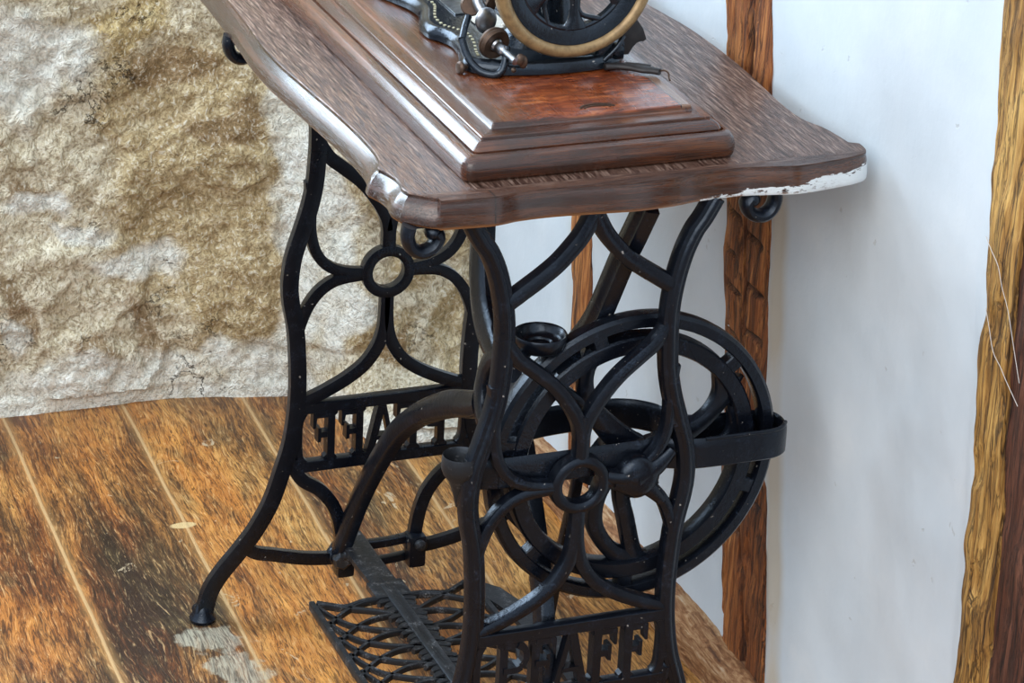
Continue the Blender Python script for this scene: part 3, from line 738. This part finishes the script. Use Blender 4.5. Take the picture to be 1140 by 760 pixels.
# --- dish and cup on the near frame
bm = bmesh.new()
lathe(bm, [(.001, -.013), (.019, -.0125), (.0245, -.009), (.0270, -.002), (.0282, .004), (.0272, .006), (.0250, .0045), (.0235, -.001), (.020, -.0055), (.015, -.0065), (.0135, -.0045), (.012, -.0065), (.001, -.0065)], (-.0375, .034, .586), 'z', 36)
sweep(bm, [(-.052, .030, .577), (-.066, .018, .574), (-.088, .003, .582)], (0, 0, 1), .006, .004, FLAT, sub=4)
lathe(bm, [(.001, -.02), (.006, -.02), (.008, -.012), (.001, -.011)], (-.030, .034, .588), 'z', 16)
obj('oil_dish', bm, M['iron'], TB, smooth=50)['label'] = 'small round dish above the wheel'
bm = bmesh.new()
lathe(bm, [(.001, -.056), (.0035, -.055), (.007, -.040), (.0115, -.026), (.0175, -.018), (.0200, -.010), (.0192, .001), (.0185, .0035), (.0170, .002), (.0165, -.006), (.013, -.016), (.001, -.020)], (-.1265, .012, .474), 'z', 32)
box(bm, (-.119, .004, .440), (.012, .010, .07), .003)
obj('oil_cup', bm, M['iron_worn'], TB, smooth=45)['label'] = 'open funnel-shaped cup on the near left leg'

# --- treadle plate
TZ = .080
bm = bmesh.new(); TX = -.033
def tp(pts, w=.0022, d=.0035, prof=FLAT, sub=5, mir=True):
    for s in ((-1, 1) if mir else (-1,)):
        sweep(bm, [(TX+s*p[0], p[1], TZ+(p[2] if len(p) > 2 else 0)) for p in pts], (0, 0, 1), w, d, prof, sub=sub)
YF, YN = .432, .118
A_ = [(.098, -.047), (.082, -.029), (.060, -.012), (.038, -.002), (.012, 0)]
B_ = [(.094, .004), (.087, -.020), (.074, -.045), (.057, -.059), (.038, -.070), (.010, -.080)]
k = 0
while YF-.039*k > YN-.02:
    y0 = YF-.039*k
    a = [(p[0], y0+p[1]) for p in A_ if y0+p[1] > YN]; b = [(p[0], y0+p[1]) for p in B_ if y0+p[1] > YN]
    if len(a) > 1: tp(a)
    if len(b) > 1: tp(b)
    k += 1
tp([(.092, YF+.008), (.078, YF+.002), (.060, YF-.010), (.036, YF-.022), (.010, YF-.040)])
tp([(.012, YF+.002), (.038, YF+.001), (.062, YF-.006), (.078, YF+.002), (.092, YF+.012)], .0028, .0042)
tp([(.0985, YF+.012), (.1000, YF-.08), (.1010, YF-.18), (.1005, YN)], .0034, .0055)
tp([(.1005, YN), (.05, YN-.006), (0, YN-.008)], .0034, .0055)
# leaf-edged spine
tp([(0, .600), (.001, .52), (0, .47)], .0165, .0045, sub=3, mir=False)
tp([(0, .47, .0004), (0, .45, .0004), (0, .43, .0004)], .022, .0045, mir=False)
for i in range(9):
    y = YF-.006-.039*i
    for s in (-1, 1):
        for dy, L in ((0, .023), (-.012, .019), (-.024, .021)):
            zz = TZ+.0004+.0002*s+.0003*(i % 2)
            if y+dy > YN: sweep(bm, [(TX, y+dy+.004, zz, 1.3), (TX+s*L*.6, y+dy+.001, zz, 1.1), (TX+s*L, y+dy-.004, zz, .5)], (0, 0, 1), .0046, .0030, FLAT, sub=3)
tp([(0, .46, .0013), (0, .3, .0013), (0, YN, .0013)], .0085, .0040, sub=2, mir=False)
tp([(0, .48, .004), (0, .3, .004), (0, YN, .004)], .0016, .0020, sub=2, mir=False)
# socket block over the pivot
sphere(bm, (TX, .585, TZ-.006), .016, (1.1, 1, .7)); sphere(bm, (TX, .006, TZ-.006), .016, (1.1, 1, .7))
tp([(0, YN, 0), (0, .06, 0), (0, .0, 0)], .0165, .0045, sub=3, mir=False)
# raised side ear toward the wall
ear = [(.066, .405), (.080, .432), (.094, .415), (.100, .392), (.112, .355), (.118, .29), (.116, .225), (.104, .17), (.092, .14), (.074, .14), (.086, .18), (.088, .24), (.086, .30), (.082, .35), (.076, .375)]
prism(bm, [(x, y) for x, y in ear], 'xy', TZ-.003, TZ+.004)
tr = obj('treadle', bm, M['iron_worn'], TB, smooth=35); tr['label'] = 'pierced foot plate low between the iron ends'

# ------------------------------------------------------------------ sewing machine on its wooden plinth
SM = thing('sewing_machine', 'old black sewing machine with tan-rimmed hand wheel on a stepped walnut plinth', 'sewing machine', (.05, .3, .765))
def rrect(x0, x1, y0, y1, r, n=5):
    out = []
    for cx, cy, a in ((x1-r, y1-r, 0), (x0+r, y1-r, PI/2), (x0+r, y0+r, PI), (x1-r, y0+r, 1.5*PI)):
        out += [(cx+r*math.cos(a+PI/2*i/n), cy+r*math.sin(a+PI/2*i/n)) for i in range(n+1)]
    return out
def stack(levels, r0=.006):
    bm = bmesh.new(); rings = []
    X0, X1, Y0, Y1 = -.131, .163, .0235, .66
    for d, z, r in levels:
        rings.append([bm.verts.new((x, y, z)) for x, y in rrect(X0+d, X1-d*.72, Y0+d, Y1-d, r)])
    n = len(rings[0])
    for A, B in zip(rings, rings[1:]):
        for i in range(n): bm.faces.new((A[i], A[(i+1) % n], B[(i+1) % n], B[i]))
    bm.faces.new(rings[0][::-1]); bm.faces.new(rings[-1]); return bm
lv = [(.003, .7652, .010), (.0, .768, .012), (-.001, .773, .012), (-.001, .779, .012), (.001, .785, .011), (.0045, .789, .010), (.0085, .7906, .009), (.0120, .7908, .008), (.0130, .7880, .007), (.0150, .7880, .006),
      (.0152, .7915, .006), (.0172, .7945, .005), (.0208, .7975, .004), (.0245, .7990, .003), (.0262, .7993, .0025), (.0266, .8014, .0022), (.0275, .8022, .002), (.0425, .8034, .002), (.0440, .8044, .0018), (.0455, .8084, .0015), (.0470, .8090, .0012)]
obj('wooden_plinth', stack(lv), M['plinth'], SM, smooth=24)['label'] = 'stepped walnut plinth with a rounded lower moulding'
PZ = .809
# oval brass-edged catch let into the near edge
bm = bmesh.new()
sweep(bm, [(.033+.018*math.cos(a), .0835+.010*math.sin(a), PZ+.0004) for a in [PI*k/12 for k in range(0, 13)]], (0, 0, 1), .0012, .0007, FLAT, smooth=False)
sweep(bm, [(.033+.014*math.cos(a), .0830+.006*math.sin(a), PZ+.0004) for a in [PI*k/12 for k in range(0, 13)]], (0, 0, 1), .0010, .0006, FLAT, smooth=False)
obj('finger_notch', bm, M['rust'], SM, smooth=40)

# bed, violin-shaped
lf = [(-.060, .222), (-.0575, .235), (-.0495, .262), (-.046, .288), (-.052, .308), (-.060, .322), (-.0605, .347), (-.052, .372), (-.046, .39), (-.047, .415), (-.055, .44), (-.065, .47), (-.07, .52), (-.06, .58)]
nr = [(-.054, .208), (-.035, .196), (-.002, .187), (.036, .183), (.079, .186), (.104, .196), (.117, .212)]
rt = [(.121, .23), (.117, .262), (.108, .288), (.113, .31), (.121, .33), (.119, .36), (.108, .39), (.11, .43), (.126, .47), (.13, .52), (.12, .58)]
bedo = cr(nr, 4)[:-1]+cr([nr[-1]]+rt, 4)[:-1]+[(.12, .58)]+cr(lf[::-1], 4)
bm = bmesh.new(); rings = []
for d, z in ((.004, PZ), (.0, PZ+.002), (.0, PZ+.008), (.002, PZ+.0125), (.0055, PZ+.015), (.009, PZ+.0155), (.011, PZ+.0135)):
    rings.append([bm.verts.new((*q[:], z)) for q in [tuple(v) for v in [V(a)+(b-V(a))*d for a, b in zip(bedo, inset(bedo, 1.))]]])
n = len(bedo)
for A, B in zip(rings, rings[1:]):
    for i in range(n): bm.faces.new((A[i], A[(i+1) % n], B[(i+1) % n], B[i]))
f = bm.faces.new(rings[-1]); f2 = bm.faces.new(rings[0][::-1]); bmesh.ops.triangulate(bm, faces=[f, f2])
bed = obj('bed', bm, M['japan'], SM, smooth=35); bed['label'] = 'black curved bed with gold dashes'
bm = bmesh.new()
il = cr([(p[0]+.019, p[1]+.004) for p in lf[:12]], 8)
for i in range(0, len(il)-2, 3):
    a, b = il[i], il[i+1]
    sweep(bm, [(a[0], a[1], PZ+.0139), (b[0], b[1], PZ+.0139)], (0, 0, 1), .0014, .0005, FLAT, smooth=False)
obj('gold_line', bm, M['gold'], SM, smooth=0)
# slide plates
bm = bmesh.new(); box(bm, (.005, .385, PZ+.0146), (.045, .06, .0015), .0004); box(bm, (.062, .37, PZ+.0146), (.06, .05, .0015), .0004)
obj('slide_plate', bm, M['steel'], SM)
bm = bmesh.new(); box(bm, (.006, .315, PZ+.0165), (.030, .052, .004), .001)
for dx, dy in ((-.01, -.02), (.009, -.018)): lathe(bm, [(.001, 0), (.003, 0), (.0025, .0015), (.0005, .0018)], (.006+dx, .315+dy, PZ+.0185), 'z', 10)
obj('cover_plate', bm, M['cream'], SM)
# pillar behind the hand wheel
bm = bmesh.new()
def loft(levels, seg=24):
    rs = [[bm.verts.new((cx+a*math.cos(2*PI*k/seg), cy+b*math.sin(2*PI*k/seg), z)) for k in range(seg)] for cx, cy, a, b, z in levels]
    for A, B in zip(rs, rs[1:]):
        for i in range(seg): bm.faces.new((A[i], A[(i+1) % seg], B[(i+1) % seg], B[i]))
    bm.faces.new(rs[0][::-1]); bm.faces.new(rs[-1])
loft([(.047, .262, .058, .042, PZ+.010), (.047, .262, .052, .036, PZ+.018), (.047, .262, .036, .028, PZ+.035), (.047, .262, .028, .025, PZ+.06), (.047, .262, .026, .025, PZ+.09), (.047, .265, .030, .030, PZ+.125), (.047, .27, .028, .030, PZ+.15), (.047, .27, .015, .02, PZ+.165)])
sweep(bm, [(.047, .27, PZ+.14, 1.1), (.047, .33, PZ+.155), (.047, .42, PZ+.155), (.047, .52, PZ+.15), (.047, .56, PZ+.135)], (1, 0, 0), .022, .024, ROUND, sub=5)
sweep(bm, [(.047, .57, PZ+.155, 1.0), (.047, .572, PZ+.10, .9), (.047, .572, PZ+.045, .8)], (1, 0, 0), .018, .020, ROUND, sub=5)
obj('machine_arm', bm, M['japan'], SM, smooth=40)
bm = bmesh.new()
lathe(bm, [(.001, 0), (.0115, 0), (.0115, .05), (.001, .05)], (.047, .178, .915), 'y', 24)
lathe(bm, [(.001, -.012), (.0085, -.012), (.0125, -.006), (.014, 0), (.0125, .004), (.001, .006)], (.047, .180, .915), 'y', 24)
obj('drive_shaft', bm, M['steel'], SM, smooth=40)
# hand wheel
HY = .190; HC = (.0468, 0, .9150)
bm = bmesh.new()
tor = [(.0812+.0078*math.cos(a), HY+.0105*math.sin(a)) for a in [2*PI*k/16 for k in range(16)]]
lathe(bm, tor, HC, 'y', 96, closed=True)
hw = obj('hand_wheel', bm, M['brass'], SM, smooth=45); hw['label'] = 'hand wheel with worn tan rim and dark spokes'
bm = bmesh.new()
lathe(bm, [(.0770, HY-.0040), (.0745, HY-.0062), (.0665, HY-.0056), (.0600, HY-.0030), (.0578, HY-.0040), (.0555, HY-.0030), (.0555, HY+.0040), (.0770, HY+.0050)], HC, 'y', 72, closed=True)
for k in range(6):
    a = 2*PI*k/6+math.radians(-88)
    pts = [(HC[0]+r*math.cos(a), HY-.001, HC[2]+r*math.sin(a), s) for r, s in ((.010, 1.7), (.022, 1.1), (.036, .9), (.048, 1.25), (.058, 2.3))]
    sweep(bm, pts, (0, -1, 0), .0066, .0040, ROUND, sub=4)
    # small triangular eye beside each spoke root
    a2 = a+math.radians(24)
    pts = [(HC[0]+r*math.cos(t), HY-.001, HC[2]+r*math.sin(t)) for r, t in ((.030, a+.05), (.044, a+.16), (.054, a2), (.058, a2+.08))]
    sweep(bm, pts, (0, -1, 0), .0028, .0034, ROUND, sub=3)
lathe(bm, [(.001, HY-.010), (.012, HY-.010), (.016, HY-.006), (.0165, HY+.01), (.001, HY+.012)], HC, 'y', 32)
obj('wheel_spokes', bm, M['japan'], hw, smooth=40)
# bobbin winder at the near left of the bed
BW = bmesh.new()
sweep(BW, [(-.0575, .232, PZ+.030, .8), (-.0560, .218, PZ+.016), (-.0490, .203, PZ+.006), (-.0375, .193, PZ+.0035), (-.0290, .190, PZ+.008), (-.0245, .192, PZ+.020), (-.0225, .196, PZ+.032, .9)], (-.3, -1, .2), .0042, .0038, ROUND, sub=6)
sweep(BW, [(-.0575, .232, PZ+.030), (-.050, .245, PZ+.038), (-.042, .256, PZ+.046)], (0, -1, 0), .004, .004, ROUND, sub=4)
bw = obj('bobbin_winder', BW, M['japan'], SM, smooth=40)
bm = bmesh.new(); ax_ = axes((.25, -1, -.22))
lathe(bm, [(.009, -.004), (.0155, -.0055), (.0170, -.002), (.0158, 0), (.0170, .002), (.0155, .0055), (.009, .004)], (-.030, .212, PZ+.0310), ax_, 32, closed=True)
lathe(bm, [(.001, -.003), (.010, -.003), (.010, .003), (.001, .003)], (-.030, .212, PZ+.0310), ax_, 24)
obj('friction_pulley', bm, M['rust'], bw, smooth=35).location = (0, 0, 0)
bm = bmesh.new()
lathe(bm, [(.001, -.01), (.0065, -.01), (.0070, .006), (.0055, .008), (.0055, .018), (.0038, .020), (.0036, .034), (.0045, .035), (.0045, .040), (.001, .041)], (-.030, .212, PZ+.0310), ax_, 20)
obj('spindle', bm, M['steel'], bw, smooth=35)
bm = bmesh.new()
sphere(bm, (-.0150, .176, PZ+.0235), .0050, (1, .8, 1.3)); sphere(bm, (-.0105, .178, PZ+.020), .0048, (1, .8, 1.5)); sphere(bm, (-.020, .180, PZ+.0115), .0028)
obj('latch_knob', bm, M['rust'], bw, smooth=50)
bm = bmesh.new()
lathe(bm, [(.001, 0), (.0055, 0), (.0068, .0015), (.0068, .0035), (.0050, .0055), (.001, .006)], (-.0625, .215, PZ+.0060), axes((-1, -.25, .05)), 24)
lathe(bm, [(.001, -.018), (.0026, -.018), (.0026, 0), (.001, 0)], (-.0625, .215, PZ+.0060), axes((-1, -.25, .05)), 12)
obj('thumb_screw', bm, M['rust'], bw, smooth=40)
bm = bmesh.new()
# spoon-shaped thumb lever
sphere(bm, (-.0295, .238, PZ+.0465), .0115, (1.05, .35, 1.25), 20)
sweep(bm, [(-.030, .242, PZ+.052, 1.), (-.034, .252, PZ+.064, 1.), (-.032, .262, PZ+.080, .8)], (0, -1, 0), .0062, .0045, ROUND, sub=4)
obj('thumb_lever', bm, M['steel'], bw, smooth=50)
bm = bmesh.new()
lathe(bm, [(.001, 0), (.010, 0), (.0115, .003), (.010, .006), (.001, .006)], (-.037, .262, PZ+.056), axes((-.3, -1, .3)), 24)
sweep(bm, [(-.020, .262, PZ+.046, 1.2), (-.016, .256, PZ+.062, 1.), (-.014, .252, PZ+.082, .8)], (0, -1, 0), .005, .003, FLAT, sub=4)
obj('latch_arm', bm, M['rust'], bw, smooth=40)
# fittings low at the right of the hand wheel
bm = bmesh.new()
prism(bm, [(.112, .8135), (.124, .8135), (.1255, .822), (.131, .828), (.140, .8265), (.1435, .829), (.139, .841), (.131, .852), (.118, .850), (.108, .836)], 'xz', .214, .232, .002)
obj('belt_cover', bm, M['rubber'], SM, smooth=30)
bm = bmesh.new()
box(bm, (.094, .200, PZ+.018), (.030, .016, .020), .004); lathe(bm, [(.001, -.004), (.007, -.004), (.008, 0), (.006, .006), (.001, .007)], (.1, .192, PZ+.02), 'y', 18, flip=-1)
sweep(bm, [(.085, .190, PZ+.010), (.098, .188, PZ+.024), (.106, .192, PZ+.034)], (0, -1, 0), .003, .003, ROUND, sub=4)
obj('stop_clamp', bm, M['japan'], SM, smooth=40)
bm = bmesh.new(); box(bm, (.067, .2015, PZ+.014), (.042, .002, .011), .0005)
obj('maker_plate', bm, mat_metal('dull_teal_plate', (.09, .13, .13), .4, .4, .7, (.4, .4, .36), 60), SM)

# ------------------------------------------------------------------ loose things
bm = bmesh.new()
sweep(bm, [(.083, .183, PZ+.0052, .8), (.098, .182, PZ+.0052, 1.1), (.108, .174, PZ+.0055, .9), (.118, .166, PZ+.0052, 1.2), (.127, .161, PZ+.0050, 1.), (.133, .155, PZ+.0048, .9)], (0, 0, 1), .0052, .0036, ROUND, sub=5)
sweep(bm, [(.105, .180, PZ+.0072, .7), (.118, .172, PZ+.0078), (.128, .168, PZ+.0066, .6)], (0, 0, 1), .0034, .0022, ROUND, sub=4)
bs_ = obj('leather_belt_scrap', bm, M['rubber'], smooth=50)
bs_['label'] = 'short black curled scrap of drive belt lying on the plinth below the hand wheel'; bs_['category'] = 'belt scrap'
bm = bmesh.new()
tube(bm, [(.132, .157, PZ+.0052), (.137, .152, PZ+.0072), (.140, .149, PZ+.0050), (.139, .145, PZ+.0015), (.1375, .139, PZ+.001)], .0010, 8)
st_ = obj('wire_staple', bm, M['rust']); st_['label'] = 'tiny bent wire staple at the tip of the black belt scrap'; st_['category'] = 'staple'
for pts, lab in (([(.305, -.234, .766), (.303, -.250, .758), (.303, -.265, .748), (.303, -.276, .731), (.305, -.288, .712), (.305, -.303, .686), (.305, -.323, .651)], 'thin pale thread hanging down the golden corner post, the upper of two'),
                 ([(.304, -.250, .698), (.304, -.260, .682), (.304, -.272, .662), (.306, -.285, .651), (.307, -.297, .641), (.307, -.322, .626)], 'thin pale thread slanting across the dark timber, the lower of two')):
    bm = bmesh.new(); tube(bm, pts, .00038, 6)
    o = obj('cobweb_thread', bm, M['silk']); o['label'] = lab; o['category'] = 'thread'; o['group'] = 'threads on the corner post'

# ------------------------------------------------------------------ light, sky, camera
w = bpy.data.worlds.new('World'); bpy.context.scene.world = w; w.use_nodes = True
nt = w.node_tree; bg = nt.nodes['Background']
wn_ = N(nt); tcw = wn_.node('ShaderNodeTexCoord').outputs['Generated']; wx_, wy_, wz_ = wn_.sep(tcw)
wc = wn_.ramp(wn_.maprange(wz_, -1., 1.), [(.30, (.08, .075, .07)), (.47, (.15, .155, .17)), (.58, (.70, .82, .98)), (1., (.92, 1.02, 1.14))])
nt.links.new(wc, bg.inputs[0]); bg.inputs[1].default_value = .98
def area(name, loc, target, size, power, col):
    l = bpy.data.lights.new(name, 'AREA'); l.shape = 'RECTANGLE'; l.size, l.size_y = size; l.energy = power; l.color = col
    o = bpy.data.objects.new(name, l); C.objects.link(o); o.location = loc
    o.rotation_euler = (V(target)-V(loc)).to_track_quat('-Z', 'Y').to_euler(); return o
area('window_daylight', (-.62, 1.10, 1.27), (-.25, .2, .75), (.95, 1.0), 29, (.68, .84, 1.))
area('front_fill', (-1.9, -2.0, 2.4), (.1, .5, .35), (2.8, 2.4), 52, (1., .965, .91))  # unseen front fill, added and placed so the table's shadow falls back

cd = bpy.data.cameras.new('camera'); co = bpy.data.objects.new('camera', cd); C.objects.link(co)
r = V((.9283269927838583, -.3688038264672515, .0468266169180688)); u = V((.10985046692015654, .3924543390029796, .9131880785003481)); f_ = V((.35516456662553164, .842593217027557, -.40483922887098095))
mw = Matrix((( r.x, u.x, -f_.x, -1.06645*1.17), (r.y, u.y, -f_.y, -2.36325*1.17), (r.z, u.z, -f_.z, 1.65002*1.17), (0, 0, 0, 1)))
co.matrix_world = mw
cd.sensor_fit = 'HORIZONTAL'; cd.sensor_width = 36.; cd.lens = 3671.64/1140*36; cd.clip_start = .05
sc = bpy.context.scene; sc.camera = co
sc.view_settings.view_transform = 'Standard'; sc.view_settings.look = 'None'; sc.view_settings.gamma = 1; sc.view_settings.exposure = .48
sc.view_settings.use_curve_mapping = False
